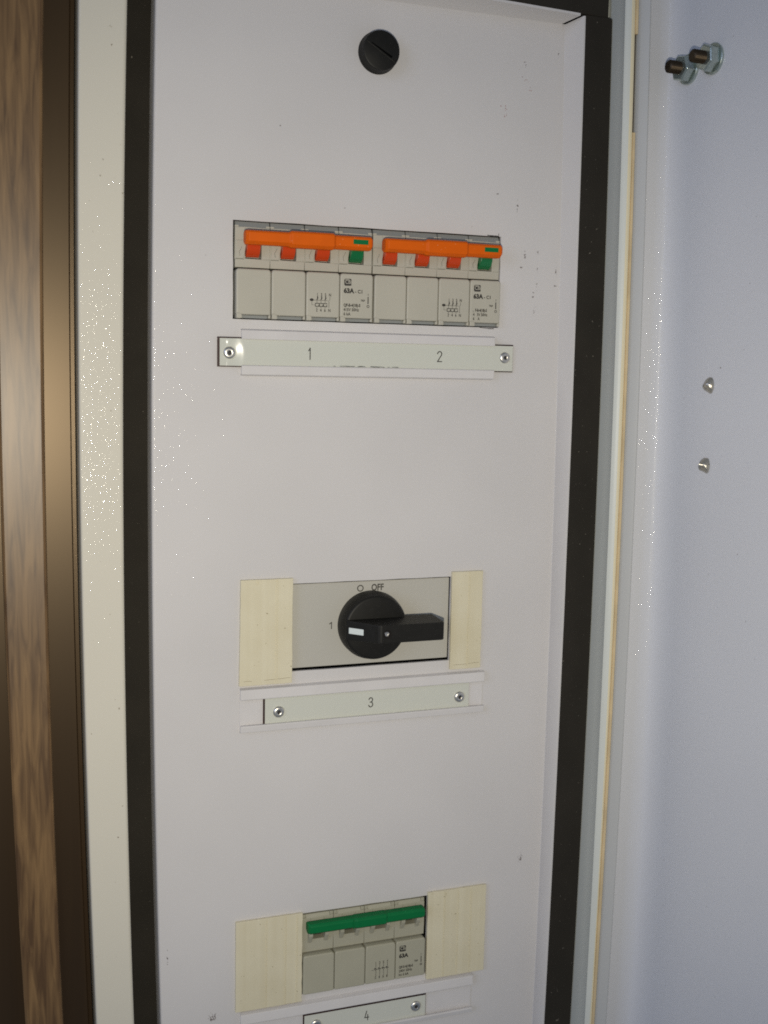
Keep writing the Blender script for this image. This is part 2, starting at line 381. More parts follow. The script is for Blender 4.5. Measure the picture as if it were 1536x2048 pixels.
# ------------------------------------------------------------------ black foam, frame posts, back of the cabinet
cab = thing('electrical_cabinet', 190, -470, 0, 'steel electrical cabinet frame with cream posts and wide black foam strips', 'cabinet')
rows = []
for z in [zrim0 + .6] + [z for z in ZS if z < 183]:
    a, b = e_rim(z), e_gask(z)
    j = random.uniform(-.15, .15)
    rows.append([(a + .2, z, RD - 5), (a + .15 + j, z, RD - .6), (a + 1.2, z, RD + .2), (b - 1, z, RD + .2), (b, z, RD - .8), (b, z, RD - 5)])
g = MB().loft(rows); g.build('foam_strip', m_foam, cab)
zt = zrim0 + .8
MB().prism([(40, zt + 6.5), (e_gask(188) - 2.2, zt), (e_gask(188) - 2.2, zt + 24), (40, zt + 30)], RD - 6, RD - .6).build('foam_strip', m_foam, cab, bevel=.6)
rows = []
for z in ZS:
    a, b = P(246, 1000, -14)[0] * 0 + f_r(z) - 10, e_left(z) + 6
    rows.append([(a, z, -14), (b, z, -14)])
MB().loft(rows).build('foam_strip', m_foam, cab)
# right post: return wall towards the viewer, rounded, then the lip
rows = []
for z in ZS:
    a, c, l = e_gask(z), e_ret(z), e_lip(z)
    pr = [(a - 3, RD - 4.5), (a + .1, RD - 4.5), (a + .2, RD), (a + (c - a) * .5, 22)]
    pr += [(a + (c - a) * .85, 27.5), (c - .6, 29.6), (c, 30.6), (c + .9, 31.4), (c + 2.0, 31.9)]
    rows.append([(x, z, d) for x, d in pr])
MB().loft(rows).build('frame_post', m_post, cab, smooth=True, recalc=False)
rows = []
for z in ZS:
    c, l = e_ret(z), e_lip(z)
    pr = [(c + 2.0, 31.9), (c + 2.4, 32.0), (l - 1.6, 32.0), (l - .9, 31.8), (l - .45, 31.0), (l - .4, 22)]
    rows.append([(x, z, d) for x, d in pr])
MB().loft(rows).build('post_lip', m_lip, cab, smooth=True, recalc=False)
# left post: broad cream face
rows = []
for z in ZS:
    a, b = f_l(z), f_r(z)
    rows.append([(a, z, -12), (a, z, 6.8)] + [(a + 1.2 - 1.2 * math.cos(math.radians(t)), z, 6.8 + 1.2 * math.sin(math.radians(t))) for t in (30, 60, 90)] +
                [(a + 1.5, z, 8.0), (b - 1.8, z, 8.0), (b - 1.5, z, 8.0)] + [(b - 1.5 + 1.5 * math.sin(math.radians(t)), z, 6.5 + 1.5 * math.cos(math.radians(t))) for t in (30, 60, 90)] + [(b, z, -14)])
MB().loft(rows).build('frame_post', m_frame, cab, smooth=True, recalc=False)
MB().box(20, 322, zt + 24.3, zt + 60, -14, RD).build('top_rail', m_frame, cab, bevel=1.5)
MB().box(25, 330, -455, 262, -70, -66).build('back_plate', m_dark, cab)
MB().box(e_gask(0) + 3, e_gask(0) + 5, -450, 262, -66, 8).build('side_wall', m_dark, cab)

# ------------------------------------------------------------------ yellow foam seal between frame and door
def seal(z0, z1):
    zz = [z0 + (z1 - z0) * i / 14 for i in range(15)]
    rows = [[(e_lip(z) - .35, z, 20), (e_lip(z) - .35, z, 31.2), (e_lip(z) - .1, z, 31.9), (e_dlip0(z) + .1, z, 31.9), (e_dlip0(z) + .2, z, 20)] for z in zz]
    return MB().loft(rows)
zg0 = P(1277, 72, 29)[1]; zg1 = P(1272, 268, 29)[1]
o = seal(ZBOT, zg1).build('foam_seal', m_seal, smooth=True); tag(o, 'long yellow foam seal running down beside the open door', 'seal', 'yellow foam seals beside the door')
o = seal(zg0, ZTOP).build('foam_seal', m_seal, smooth=True); tag(o, 'short piece of yellow foam seal above the dark gap at the top', 'seal', 'yellow foam seals beside the door')

# ------------------------------------------------------------------ open door on the right
door = thing('cabinet_door', 350, -455, 30, 'grey-white steel cabinet door standing open on the right with two bolts', 'door')
ANG = math.radians(94.4 - 90)
DX, DD = math.sin(ANG), math.cos(ANG)        # direction of the skin towards the viewer
xh = e_fil1(-100); dh = 36.0
def skin_x(z, L): return e_fil1(z) * 1.0 + DX * L
rows = []
for z in ZS:
    a, b, c = e_dfl(z), e_fil0(z), e_fil1(z)
    r = max(3.0, c - b)
    pr = [(a - 6, 22.0), (a, 24.0), (b - .1, 26.95), (b, 27.0)]
    # smooth bend from the flange (facing the viewer) into the skin (facing left)
    n = 16
    p0, p1, p2 = (b, 27.0), (c - .6, 29.6), (c + DX * 10, 44.0)
    for i in range(1, n):
        t = i / n; pr.append(((1 - t) ** 2 * p0[0] + 2 * t * (1 - t) * p1[0] + t * t * p2[0], (1 - t) ** 2 * p0[1] + 2 * t * (1 - t) * p1[1] + t * t * p2[1]))
    x0 = c + DX * 10
    for L in (0, 20, 60, 120, 200, 300, 400):
        xx = x0 + DX * L
        pr.append((xx, 44.0 + DD * L))
    rows.append([(x, z, d) for x, d in pr])
MB().loft(rows).build('door_skin', m_door, door, smooth=True, recalc=False)
rows = []
for z in ZS:
    a, b = e_dlip0(z) + .35, e_dlip(z)
    rows.append([(a + .2, z, 24), (a, z, 33.2), (a + .4, z, 34.0), (b - .6, z, 37.0), (b, z, 36.9), (b + .2, z, 36.2), (b - .6, z, 24.0)])
MB().loft(rows).build('door_lip', mat('door_lip_paint', (0.47, 0.475, 0.47), .4, spec=.35, peel=1.5e-5, mottle=.02), door, smooth=True, recalc=False)
# dark strip standing in for the shade in the break of the yellow seal
MB().loft([[(e_lip(z) - .35, z, 20), (e_lip(z) - .3, z, 29.5), (e_dlip0(z) + .3, z, 29.5)] for z in (zg1 - 1, zg1 + 12, zg1 + 30, zg0 + 1)]).build('gap_shade_strip', mat('gap_shade', (0.05, 0.035, 0.03), .6), door)

def on_door(u, v):
    a, b = (u - 768) / F, (v - 1024) / F
    x = R[0][0] * a + R[1][0] * b + R[2][0]; y = R[0][1] * a + R[1][1] * b + R[2][1]; zz = R[0][2] * a + R[1][2] * b + R[2][2]
    # ray (x, zz) s ; skin X = xh + DX*(d-34)/DD, d = DIST - zz s
    k = DX / DD
    zc = 0.0
    for _ in range(4):                        # the skin is very slightly bowed along its height
        s_ = (e_fil1(zc) + DX * 10 + k * (DIST - 44)) / (x + k * zz); zc = -y * s_
    return x * s_, -y * s_, DIST - zz * s_
NX, ND = -DD, DX                              # skin normal (towards the left and slightly to the viewer)
def door_bolt(u, v, tilt):
    x, z, d = on_door(u, v)
    Z = Vector((NX, -ND, 0)).normalized(); X = Vector((0, 0, 1)); Y = Z.cross(X)
    rot = Matrix((X, Y, Z)).transposed() @ Matrix.Rotation(tilt, 3, 'Z')
    def place(mb):
        for q in mb.bm.verts: q.co = rot @ (q.co) + W(x, z, d)
        return mb
    def cyl(prof, seg, wob=0):
        mb = MB()
        rings = [[mb.bm.verts.new(Vector((r * math.cos(2 * math.pi * k / seg), r * math.sin(2 * math.pi * k / seg), h)) / 1000) for k in range(seg)] for r, h in prof]
        for A, B in zip(rings, rings[1:]):
            for k in range(seg): mb.face([A[k], A[(k + 1) % seg], B[(k + 1) % seg], B[k]])
        mb.face(rings[0][::-1]); mb.face(rings[-1]); return mb
    thread = [(3.2, -1)]
    h = 5.5
    while h < 13.2: thread += [(3.25, h), (2.95, h + .35)]; h += .7
    thread += [(3.0, 13.4), (2.3, 14.0)]
    st = place(cyl(thread, 28)).build('stud', m_stud, door, smooth=False)
    nut = place(cyl([(6.2, 1.4), (6.9, 1.9), (6.9, 6.2), (6.1, 6.9), (3.4, 6.9)], 6)).build('nut', m_zinc, st, bevel=.25)
    nut.parent = st; nut.location = (0, 0, 0)
    me = nut.data
    ws = place(cyl([(7.6, -.2), (7.7, 1.2), (7.4, 1.5)], 40)).build('washer', m_zinc, st, smooth=True)
    return st
def fix_children(o): pass
door_bolt(1379, 139, .3); door_bolt(1428, 118, .1)
for u, v, lab in ((1419, 771, 'smooth burred rivet end'), (1411, 931, 'torn rivet end with a dark centre')):
    x, z, d = on_door(u, v)
    mb = MB()
    prof = [(3.1, 0.0), (2.9, .5), (2.2, 1.2), (1.3, 1.9), (.5, 2.2)]
    if 'torn' in lab: prof = [(3.0, 0), (2.8, .7), (2.2, 1.5), (1.6, 1.9), (1.1, 1.3), (.7, .5)]
    prof = [(a * 1.3, b * 1.5) for a, b in prof]
    seg = 22; rings = []
    for r, h in prof:
        rings.append([mb.v(x + NX * h * (1 + .15 * math.sin(2 * t_)), z + r * (1 + .14 * math.sin(3 * t_ + h)) * math.cos(t_), d + r * (1 + .12 * math.cos(2 * t_ + h)) * math.sin(t_)) for t_ in [2 * math.pi * k / seg for k in range(seg)]])
    for A, B in zip(rings, rings[1:]):
        for k in range(seg): mb.face([A[k], A[(k + 1) % seg], B[(k + 1) % seg], B[k]])
    mb.face(rings[-1])
    rv = mb.build('rivet_end', m_raw, door, smooth=True); rv['label'] = lab
    fm = MB()
    for (a, b) in (((2.6, 1.6), (3.3, .8)), ((1.2, 3.0), (2.7, 2.4))) if 'torn' in lab else (((2.7, -1.2), (3.1, -.2)), ):
        fm.prism([(z + a[1] - .25, d + a[0]), (z + a[1] + .35, d + a[0]), (z + b[1] + .25, d + b[0]), (z + b[1] - .3, d + b[0] + .2)], x - .5, x - .05, 'x')
    fm.build('burr', m_ink, rv)

# ------------------------------------------------------------------ wood on the left
rows = []
for z in ZS:
    b = w_r(z); a = w_l(z)
    rows.append([(a, z, -12), (a, z, 13.0), (a + 1, z, 14.0), (b - 1.6, z, 14.0), (b - .5, z, 13.6), (b, z, 12.4), (b, z, -12)])
o = MB().loft(rows).build('wooden_batten', m_wood, smooth=False, recalc=False)
tag(o, 'narrow upright batten of rough brown wood with streaky grain at far left', 'batten')
rows = []
for z in ZS:
    b = f_l(z); a = w_r(z)
    rows.append([(a - 4, z, -4.0), (b - 3.3, z, -4.0), (b - 2.7, z, -4.6), (b - 2.5, z, -9), (b - .6, z, -9), (b - .4, z, -12)])
o = MB().loft(rows).build('brown_board', m_brown, smooth=True, recalc=False)
tag(o, 'glossy dark brown board between the wooden batten and the cream post', 'board')
o = MB().box(-190, w_l(-300) + 2, -455, 262, -18, -13).build('dark_backing', m_brown)
tag(o, 'dark brown backing board in shadow left of the batten at lower left', 'board')

# ------------------------------------------------------------------ screw-like rivets
def rivet(x, z, d, parent, r=3.1):
    p = MB().lathe([(r, 0), (r, .35), (r * .93, .85), (r * .72, 1.25), (r * .45, 1.35), (r * .33, 1.15), (r * .27, .35)], x, z, d, 36).build('rivet', m_steel, parent, smooth=True)
    MB().lathe([(r * .30, .36), (r * .28, .75 + random.uniform(0, .15))], x, z, d, 8).build('rivet_pin', m_ink, p)
    return p

# ------------------------------------------------------------------ label holders and labels
def holder(x0, x1, z0, z1, lab, top_rail=5.3, bot_rail=5.4):
    t = thing('label_holder', (x0 + x1) / 2, z0, 0, lab, 'label holder', 'white label holders')
    MB().box(x0, x1, z0 + .15, z1 - .15, .02, .6).build('base_strip', m_holder, t, bevel=.2)
    # each rail: bevelled outer edge, overhanging inner edge
    MB().prism([(z1, .05), (z1 - .7, 3.0), (z1 - top_rail + .4, 3.6), (z1 - top_rail, 3.2), (z1 - top_rail, 1.9), (z1 - .8, 1.7), (z1 - .8, .05)], x0, x1, 'x').build('rail', m_holder, t, bevel=.25)
    MB().prism([(z0, .05), (z0 + .7, 3.0), (z0 + bot_rail - .4, 3.6), (z0 + bot_rail, 3.2), (z0 + bot_rail, 1.9), (z0 + .8, 1.7), (z0 + .8, .05)], x0, x1, 'x').build('rail', m_holder, t, bevel=.25)
    return t
holder(124.0, 262.9, -5.0, 18.5, 'white label holder carrying numbers 1 and 2, under the orange-barred breakers')
holder(124.2, 263.0, -191.1, -166.8, 'white label holder under the rotary switch with bare ends beside label 3', 6.1, 4.4)
holder(125.0, 261.8, -371.3, -347.5, 'white label holder under the green-barred breaker at the bottom edge', 6.2, 3.6)

def digit(mb, ch, x, z, h, d, wid=.42):
    w_ = h * .45
    S = {'1': [[(.25, .78), (.55, 1), (.55, 0)]],
         '2': [[(0, .78)] + [(.5 + .5 * math.cos(math.radians(a)), .76 + .24 * math.sin(math.radians(a))) for a in (165, 130, 90, 50, 10, -25)] + [(.02, 0), (1, 0)]],
         '3': [[(.03, .82)] + [(.48 + .46 * math.cos(math.radians(a)), .77 + .23 * math.sin(math.radians(a))) for a in (150, 120, 90, 50, 10, -40, -80)] + [(.35, .53)],
               [(.45, .53)] + [(.48 + .5 * math.cos(math.radians(a)), .27 + .27 * math.sin(math.radians(a))) for a in (70, 35, 0, -40, -90, -130, -165)]],
         '4': [[(.45, 1), (0, .28), (1, .28)], [(.72, .58), (.72, 0)]]}[ch]
    for st in S: mb.stroke([(x + (p[0] - .5) * w_, z + (p[1] - .5) * h) for p in st], wid, d, .03)

def label(x0, x1, z0, z1, digits, screws, lab, inset, bulge=False, d=.65):
    t = thing('number_label', (x0 + x1) / 2, z0, d, lab, 'label', 'engraved number labels')
    MB().box(x0, x1, z0, z1, d, d + .7).build('core_layer', m_core, t)
    l, r, bt, tp = inset
    mb = MB(); zz = [z0 + bt + (z1 - tp - z0 - bt) * i / 10 for i in range(11)]
    xs = [x0 + l + i * .5 for i in range(int(16 / .5))] + [x0 + l + 16 + (x1 - r - x0 - l - 16) * i / 8 for i in range(9)]
    rows = []
    for x in xs:
        h = 0
        if bulge:
            k = min(1, max(0, (x - 118.6) / 5.0)); h = 0
            k2 = min(1, max(0, (x - 262.0) / 5.0)); h = 0
        def hz(z):
            if not bulge: return 0
            q1 = math.hypot(x - 118, .8 * (z - 6.4)) if x > 117 and x < 190 else (0 if x < 190 else 99); q2 = math.hypot(x - 269.6, .8 * (z - 7.2)) if x < 270 and x > 190 else (0 if x > 190 else 99)
            k = min(1, max(0, (min(q1, q2) - 2.6) / 5.6)); return (k * k * (3 - 2 * k)) * .95
        rows.append([(x, z, d + .85 + hz(z)) for z in zz])
    mb.loft(rows)
    mb.build('white_face', m_label, t, smooth=True, recalc=False)
    for ch, x, z, h in digits:
        s_ = MB(); digit(s_, ch, x, z, h, d + .87 + (.95 if bulge else 0), .5); s_.build('engraved_number', m_ink, t)
    for x, z in screws: rivet(x, z, d + .8, t)
    return t
label(112.0, 274.7, -.6, 14.2, [('1', 159.5, 6.8, 5.6), ('2', 231.1, 7.0, 5.3)], [(118.0, 6.4), (269.6, 7.2)],
      'long white label reading 1 and 2, its riveted ends sticking out of the holder', (1.15, .15, .55, .65), bulge=True)
label(136.6, 254.5, -187.2, -173.0, [('3', 196.4, -180.0, 5.2)], [(144.9, -180.9), (248.6, -181.0)],
      'white label reading 3 held by two rivets under the rotary switch', (.95, .1, 0, 0))
label(160.4, 233.3, -369, -355.0, [('4', 197.6, -362.0, 5.2)], [(227.0, -361.5), (167.7, -361.9)],
      'short white label reading 4 with two rivets at the bottom edge', (.7, .25, 0, .75))
mk = MB()
x_ = 172.0
while x_ < 207:
    L = random.uniform(.6, 2.6)
    if random.random() < .72: mk.stroke([(x_, .75 + random.uniform(-.05, .1)), (x_ + L, .75 + random.uniform(-.05, .12))], random.uniform(.15, .35), 3.62, .03)
    x_ += L + .3
mk.build('ink_scuff', m_ink, [o for o in col.objects if o.name == 'label_holder'][0])

# ------------------------------------------------------------------ yellowed blanking strips
def strip(x0, x1, z0, z1, grooves, lab, skew=0.0):
    pts = []
    n = 14
    for i in range(n): pts.append((x0 + (x1 - x0) * i / n, z1 + random.uniform(-.08, .08)))
    for i in range(n): pts.append((x1 + random.uniform(-.14, .14), z1 + (z0 - z1) * i / n))
    for i in range(n): pts.append((x1 + (x0 - x1) * i / n, z0 + random.uniform(-.08, .08)))
    for i in range(n): pts.append((x0 + skew * (1 - i / n) + random.uniform(-.1, .1), z0 + (z1 - z0) * i / n))
    t = thing('blanking_strip', (x0 + x1) / 2, z0, 0, lab, 'blanking strip', 'yellowed plastic blanking strips')
    MB().prism(pts, .1, 1.9).build('strip_body', m_strip, t, bevel=.2)
    gv = MB()
    for kind, a, b0, b1, wd in grooves:
        if kind == 'v': gv.stroke([(a, b0), (a + .1, b1)], wd, 1.9, .30)
        else: gv.stroke([(b0 + (b1 - b0) * k_ / 6, a + random.uniform(-.12, .12)) for k_ in range(7)], wd, 1.9, .02)
    if grooves: gv.build('ridge', m_strip, t)
    return t
strip(124.3, 152.0, -165.6, -109.5, [('v', 143.3, -165.2, -110, .55), ('v', 133.0, -112, -110, .4)], 'wide yellowed plastic blank left of the rotary switch', -.6)
strip(242.4, 260.8, -165.0, -110.0, [('v', 252.6, -164, -110.5, .4)], 'narrow yellowed plastic blank right of the rotary switch')
strip(122.4, 159.3, -346.6, -295.3, [('v', 149.7, -346, -296, .35), ('v', 139.0, -346, -296, .3), ('v', 156.0, -346, -296, .3)], 'wide yellowed plastic blank left of the green-barred breaker')
strip(233.0, 269.0, -346.4, -294.2, [('v', 243.0, -346, -295, .3), ('v', 251.5, -346, -295, .3), ('v', 259.5, -346, -295, .3)], 'wide yellowed plastic blank right of the green-barred breaker')
dm = MB()
dm.stroke([(126, -163.2), (128, -163.0), (130.4, -163.3)], .14, 1.9, .03); dm.stroke([(137, -163.2), (141, -163.0), (146, -162.9), (151, -162.6)], .14, 1.9, .03)
dm.build('scratch', mat('brown_scratch', (.22, .17, .09), .7), [o for o in col.objects if o.name == 'blanking_strip'][0])
dm = MB(); dm.stroke([(244.5, -162.4), (250, -162.5), (257, -162.0), (260, -161.9)], .14, 1.9, .03)
dm.build('scratch', bpy.data.materials['brown_scratch'], [o for o in col.objects if o.name == 'blanking_strip.001'][0])

# ------------------------------------------------------------------ breakers
def module_body(x, zt, x_end=None, old=False):
    """one pole: upper face with lever window, protruding nose below"""
    b = MB(); x0, x1 = x + .12, x + 17.88
    wx0, wx1 = x + 5.3, x + 13.6; wz0, wz1 = zt - 18.4, zt - 5.0
    if old: wx0, wx1, wz0 = x + 5.0, x + 12.6, zt - 15.6
    b.box(x0, wx0, wz0, zt - 2.9, -8, 0); b.box(wx1, x1, wz0, zt - 2.9, -8, 0)
    b.box(wx0, wx1, wz1, zt - 2.9, -8, 0)
    b.box(x0, x1, zt - 22.6, wz0, -8, 0)
    b.box(wx0, wx1, wz0, wz1, -9, -5.5)
    # corner ears at the top
    b.box(x0, x0 + 2.0, zt - 2.9, zt - (.9 if old else 1.9), -8, -.3); b.box(x1 - 2.0, x1, zt - 2.9, zt - (.9 if old else 1.9), -8, -.3)
    return b
def nose(x, zt):
    b = MB(); a, c = x + .14, x + 17.86
    zb = zt - 45.9; z1 = zt - 22.4
    r = 1.4
    outline = [(a, zb + .0), (c, zb + .0)] + [(c, z1 - 2.6), (c - .25, z1 - 1.6), (c - .9, z1 - .9)] + [(a + .9, z1 - .9), (a + .25, z1 - 1.6), (a, z1 - 2.6)]
    b.prism(outline, -8, 3.2)
    return b
def guard(x, zt):
    ar = [(x + 5.6 - 0.9 * math.sin(math.radians(t)) * 1.0, zt - 18.3 + 7.5 * (t / 90)) for t in range(0, 91, 15)]
    ar = [(x + 4.4 + 1.3 * math.sin(t_ * math.pi / 2), zt - 18.3 + 9.0 * t_) for t_ in (0, .15, .3, .45, .6, .8, 1)]
    b = MB(); b.prism([(x + .5, zt - 18.3)] + ar + [(x + .5, zt - 9.3)], -.2, .55)
    return b
def lever(x, zt, m_, parent, up_=True):
    # drum sector carrying the handle
    pts = arc(zt - 12.0, -4.5, 8.6, 95, 178, 10)      # (z, d)
    pr = [(zt - 12.0 - 8.6 * math.sin(math.radians(a)) * .74, -4.5 + 8.4 * math.cos(math.radians(a))) for a in range(-50, 66, 8)]
    b = MB(); b.prism(pr + [(zt - 14, -6), (zt - 10, -6)], x + 5.55, x + 12.3, 'x')
    return b.build('lever', m_, parent, bevel=.35, smooth=False)

def bar_mesh(xa, xb, zt, z0, z1, d0, d1, sleeve, grow=1.0):
    def sect(g, gd): return [(z0 - g + 1.4, d0), (z0 - g, d0 + 2.2), (z0 - g, d1 + gd - 2.2), (z0 - g + 1.6, d1 + gd), (z1 + g - 1.0, d1 + gd), (z1 + g, d1 + gd - 1.2), (z1 + g, d0 + 2), (z1 + g - 1.2, d0)]
    b = MB()
    stn = [(xa, 0, -1.6), (xa + 1.3, 0, 0), (sleeve[0] - .9, 0, 0), (sleeve[0], grow, .8), (sleeve[1], grow, .8), (sleeve[1] + .9, 0, 0), (xb - 1.0, 0, 0), (xb, -.8, -1.0)]
    prev = None
    for x_, g, gd in stn:
        ring = [b.v(x_, z, d) for z, d in sect(g, gd)]
        if prev:
            for k in range(8): b.face([prev[k], prev[(k + 1) % 8], ring[(k + 1) % 8], ring[k]])
        else: b.face(ring[::-1])
        prev = ring
    b.face(prev)
    return b

def breaker(x, zt, lab, old, worn):
    t = thing('circuit_breaker', x + 36, zt - 48, 0, lab, 'circuit breaker', 'four-pole circuit breakers')
    mb_ = m_body_old if old else m_body
    for i in range(4):
        xi = x + 18 * i
        p = module_body(xi, zt, old=old).build('pole', mb_, t, bevel=.25)
        nose(xi, zt).build('nose_cover', mb_, p, bevel=.8, seg=4)
        if not old:
            # grey clip seen at the top, sloping back
            MB().prism([(zt - .1, -1.6), (zt - 2.85, -.4), (zt - 2.85, -6), (zt - .1, -7)], xi + .3, xi + 17.7, 'x').build('top_clip', m_clip, p)
            MB().box(xi + 3.2, xi + 16.4, zt - 47.6, zt - 46.0, -4, 1.2).build('foot_clip', m_clip, p, bevel=.2)
            cp = MB(); cp.prism([(xi + .3, zt - 47.7), (xi + 3.1, zt - 47.7), (xi + 3.1, zt - 46.2), (xi + 2.5, zt - 45.3), (xi + 1.2, zt - 45.0), (xi + .3, zt - 45.1)], -3, 3.5)
            cp.prism([(xi + 16.5, zt - 47.5), (xi + 17.7, zt - 47.5), (xi + 17.7, zt - 45.4), (xi + 16.5, zt - 46.2)], -3, 3.2)
            cp.build('foot_cap', mb_, p, bevel=.3)
            g_ = guard(xi, zt).build('lever_guard', mb_, p, bevel=.3)
            ck = MB(); ck.stroke([(xi + 3.4, zt - 12.6), (xi + 2.7, zt - 14.2), (xi + 2.2, zt - 14.9), (xi + 2.5, zt - 17.0)], .16, .56, .02)
            ck.stroke([(xi + .3, zt - 18.5), (xi + 4.6, zt - 18.5)], .22, 0, .02)
            ck.build('groove', mat('groove_shade', (.12, .11, .085), .8) if 'groove_shade' not in bpy.data.materials else bpy.data.materials['groove_shade'], g_)
            lever(xi, zt, m_green if i == 3 else m_red, p)
        else:
            for a, b2 in ((xi + 3.2, xi + 5.6), (xi + 12.4, xi + 14.6)):
                MB().prism([(zt - 10, 3.2), (zt - 12.5, 3.0), (zt - 17.2, .4), (zt - 17.6, -.2), (zt - 10, -.2)], a, b2, 'x').build('lever_guard', mb_, p, bevel=.4)
            MB().box(xi + 5.3, xi + 12.3, zt - 15.4, zt - 9, -5.4, -4.4).build('lever', m_dark, p)  # dark plate that paints the shade inside the slot under the bar
            MB().prism([(zt - 1.1, -1.0), (zt - 2.9, -.1), (zt - 2.9, -4), (zt - 1.1, -4)], xi + 2.2, xi + 15.8, 'x').build('top_clip', mb_, p, bevel=.2)
    # joining bar
    if not old:
        b = bar_mesh(x + 3.6, x + 69.2, zt, zt - 12.0, zt - 5.2, 3.2, 10.6, (x + 26.5, x + 48.2), .65)
        bar = b.build('joining_bar', m_orange, t, bevel=.35)
        MB().box(x + 58.4, x + 66.4, zt - 9.3, zt - 6.9, 10.0, 10.66).build('indicator', m_greenbar, bar, bevel=.1)
    else:
        b = bar_mesh(x + 1.9, x + 70.0, zt, zt - 9.8, zt - 3.6, .6, 7.6, (x + 29, x + 46), .25)
        bar = b.build('joining_bar', m_greenbar, t, bevel=.4)
        MB().box(x + 27.0, x + 27.6, zt - 9.0, zt - 4.2, 7, 7.9).build('seam', m_greenbar, bar)
    # printing
    D_ = 3.2
    s_ = MB(); xl = x + 54
    # emblem: rounded outline, solid corner, letters
    lx, lz = xl + 2.2, zt - 29.5
    s_.prism(rrect(lx, lx + 3.9, lz, lz + 3.5, .7), D_ - .02, D_ + .05)
    s_.text('63A', xl + 2.0, zt - 33.1, 2.25, D_, .055)
    k0, k1 = (x + 36 + 6.0, 2.15)
    if not old:
        s_.text('- C1', xl + 8.0, zt - 33.1, 1.7, D_, .03)
        if worn:
            s_.text(',  F-B-4(18)-S', xl + 2.0, zt - 40.0, 1.45, D_, .04, .72)
            s_.text('4   5V 50Hz', xl + 2.0, zt - 42.3, 1.5, D_, .022, .8); s_.text('6    A', xl + 2.0, zt - 44.5, 1.5, D_, .022, .8)
        else:
            s_.text('QF-B-4(18)-S', xl + 2.0, zt - 40.0, 1.45, D_, .04, .80)
            s_.text('415V 50Hz', xl + 2.0, zt - 42.3, 1.5, D_, .022, .85); s_.text('6 kA', xl + 2.0, zt - 44.5, 1.5, D_, .022, .9)
        s_.text('TRIP', xl + 11.2, zt - 37.2, .95, D_, .03, .85)
        s_.stroke([(xl + 15.2, zt - 35.0), (xl + 15.2, zt - 38.1)], .5, D_, .04)
        s_.stroke([(xl + 15.2, zt - 33.2), (xl + 15.2, zt - 34.1)], .22, D_, .04)
        ring = arc(xl + 15.2, zt - 39.6, .58, 0, 360, 14); s_.stroke(ring, .26, D_, .04)
        # wiring diagram on the third pole
        for j, (a, b2) in enumerate(zip('135N', '246N')):
            xx = k0 + k1 * j
            s_.text(a, xx - .45, zt - 35.3, 1.5, D_, .02, .8); s_.text(b2, xx - .7, zt - 43.1, 1.5, D_, .02, .8)
            if j < 3:
                s_.stroke([(xx + .1, zt - 35.6), (xx, zt - 36.9)], .5, D_, .04); s_.stroke([(xx - .5, zt - 37.2), (xx + .5, zt - 36.2)], .2, D_, .04)
                s_.stroke([(xx - .2, zt - 37.3), (xx - .2, zt - 38.9)], .16, D_, .04)
                s_.stroke(rrect(xx - 1.0, xx + .75, zt - 40.5, zt - 39.0, .1, 2) + [(xx + .75, zt - 39.8)], .34, D_, .04)
                s_.stroke([(xx - .2, zt - 40.6), (xx - .2, zt - 41.4)], .16, D_, .04)
            else:
                s_.stroke([(xx + .2, zt - 35.6), (xx + .2, zt - 36.9), (xx - .4, zt - 37.6)], .16, D_, .04); s_.stroke([(xx - .3, zt - 37.9), (xx - .3, zt - 41.0)], .18, D_, .04)
        s_.stroke([(k0 - 2.9, zt - 37.4), (k0 + 5.4, zt - 37.5)], .16, D_, .05)
        s_.prism([(k0 - 3.0 + 1.05 * math.cos(a), zt - 37.3 + .7 * math.sin(a)) for a in [i * math.pi / 8 for i in range(16)]], D_ - .02, D_ + .05)
        s_.stroke([(k0 - 2.9, zt - 38.1), (k0 - 2.9, zt - 39.8), (k0 - 1.3, zt - 39.8)], .12, D_, .04)
    else:
        s_.text('QF-S-4(18)-S', xl + 2.0, zt - 39.4, 1.4, D_, .04, .80)
        s_.text('240V 50Hz', xl + 2.0, zt - 41.7, 1.45, D_, .022, .85); s_.text('Icc 6 kA', xl + 2.0, zt - 43.9, 1.45, D_, .022, .85)
        s_.text('TRIP', xl + 11.2, zt - 36.8, .95, D_, .03, .85)
        s_.stroke([(xl + 15.4, zt - 34.2), (xl + 15.4, zt - 37.4)], .45, D_, .04)
        s_.stroke([(xl + 15.4, zt - 32.4), (xl + 15.4, zt - 33.2)], .2, D_, .04)
        s_.stroke(arc(xl + 15.4, zt - 38.9, .55, 0, 360, 14), .26, D_, .04)
        for j, (a, b2) in enumerate(zip('1357', '2468')):
            xx = k0 + .2 + 2.3 * j
            s_.text(a, xx - .5, zt - 34.6, 1.5, D_, .02, .8); s_.text(b2, xx - .6, zt - 43.2, 1.5, D_, .02, .8)
            s_.stroke([(xx, zt - 34.8), (xx, zt - 36.6)], .2, D_, .04); s_.stroke([(xx - 1.0, zt - 37.0), (xx + .1, zt - 38.5)], .22, D_, .04)
            s_.stroke([(xx - .5, zt - 36.9), (xx + .4, zt - 37.6)], .45, D_, .04); s_.stroke([(xx + .1, zt - 38.4), (xx + .1, zt - 41.6)], .2, D_, .04)
        s_.stroke([(k0 - 2.2, zt - 37.9), (k0 + 7.6, zt - 37.3)], .14, D_, .05)
    pr = s_.build('printing', m_ink, t)
    s2 = MB(); s2.text('CBi', lx + .42, lz + .95, 2.0, D_ + .04, .01, .82)
    s2.stroke([(lx + .45, lz + 3.1), (lx + 2.6, lz + 3.1)], .25, D_ + .05, .03)
    s2.build('emblem_letters', mb_, pr)
    return t
breaker(120.9, 71.3, 'beige breaker with orange bar, left of the pair in the upper cutout', False, False)
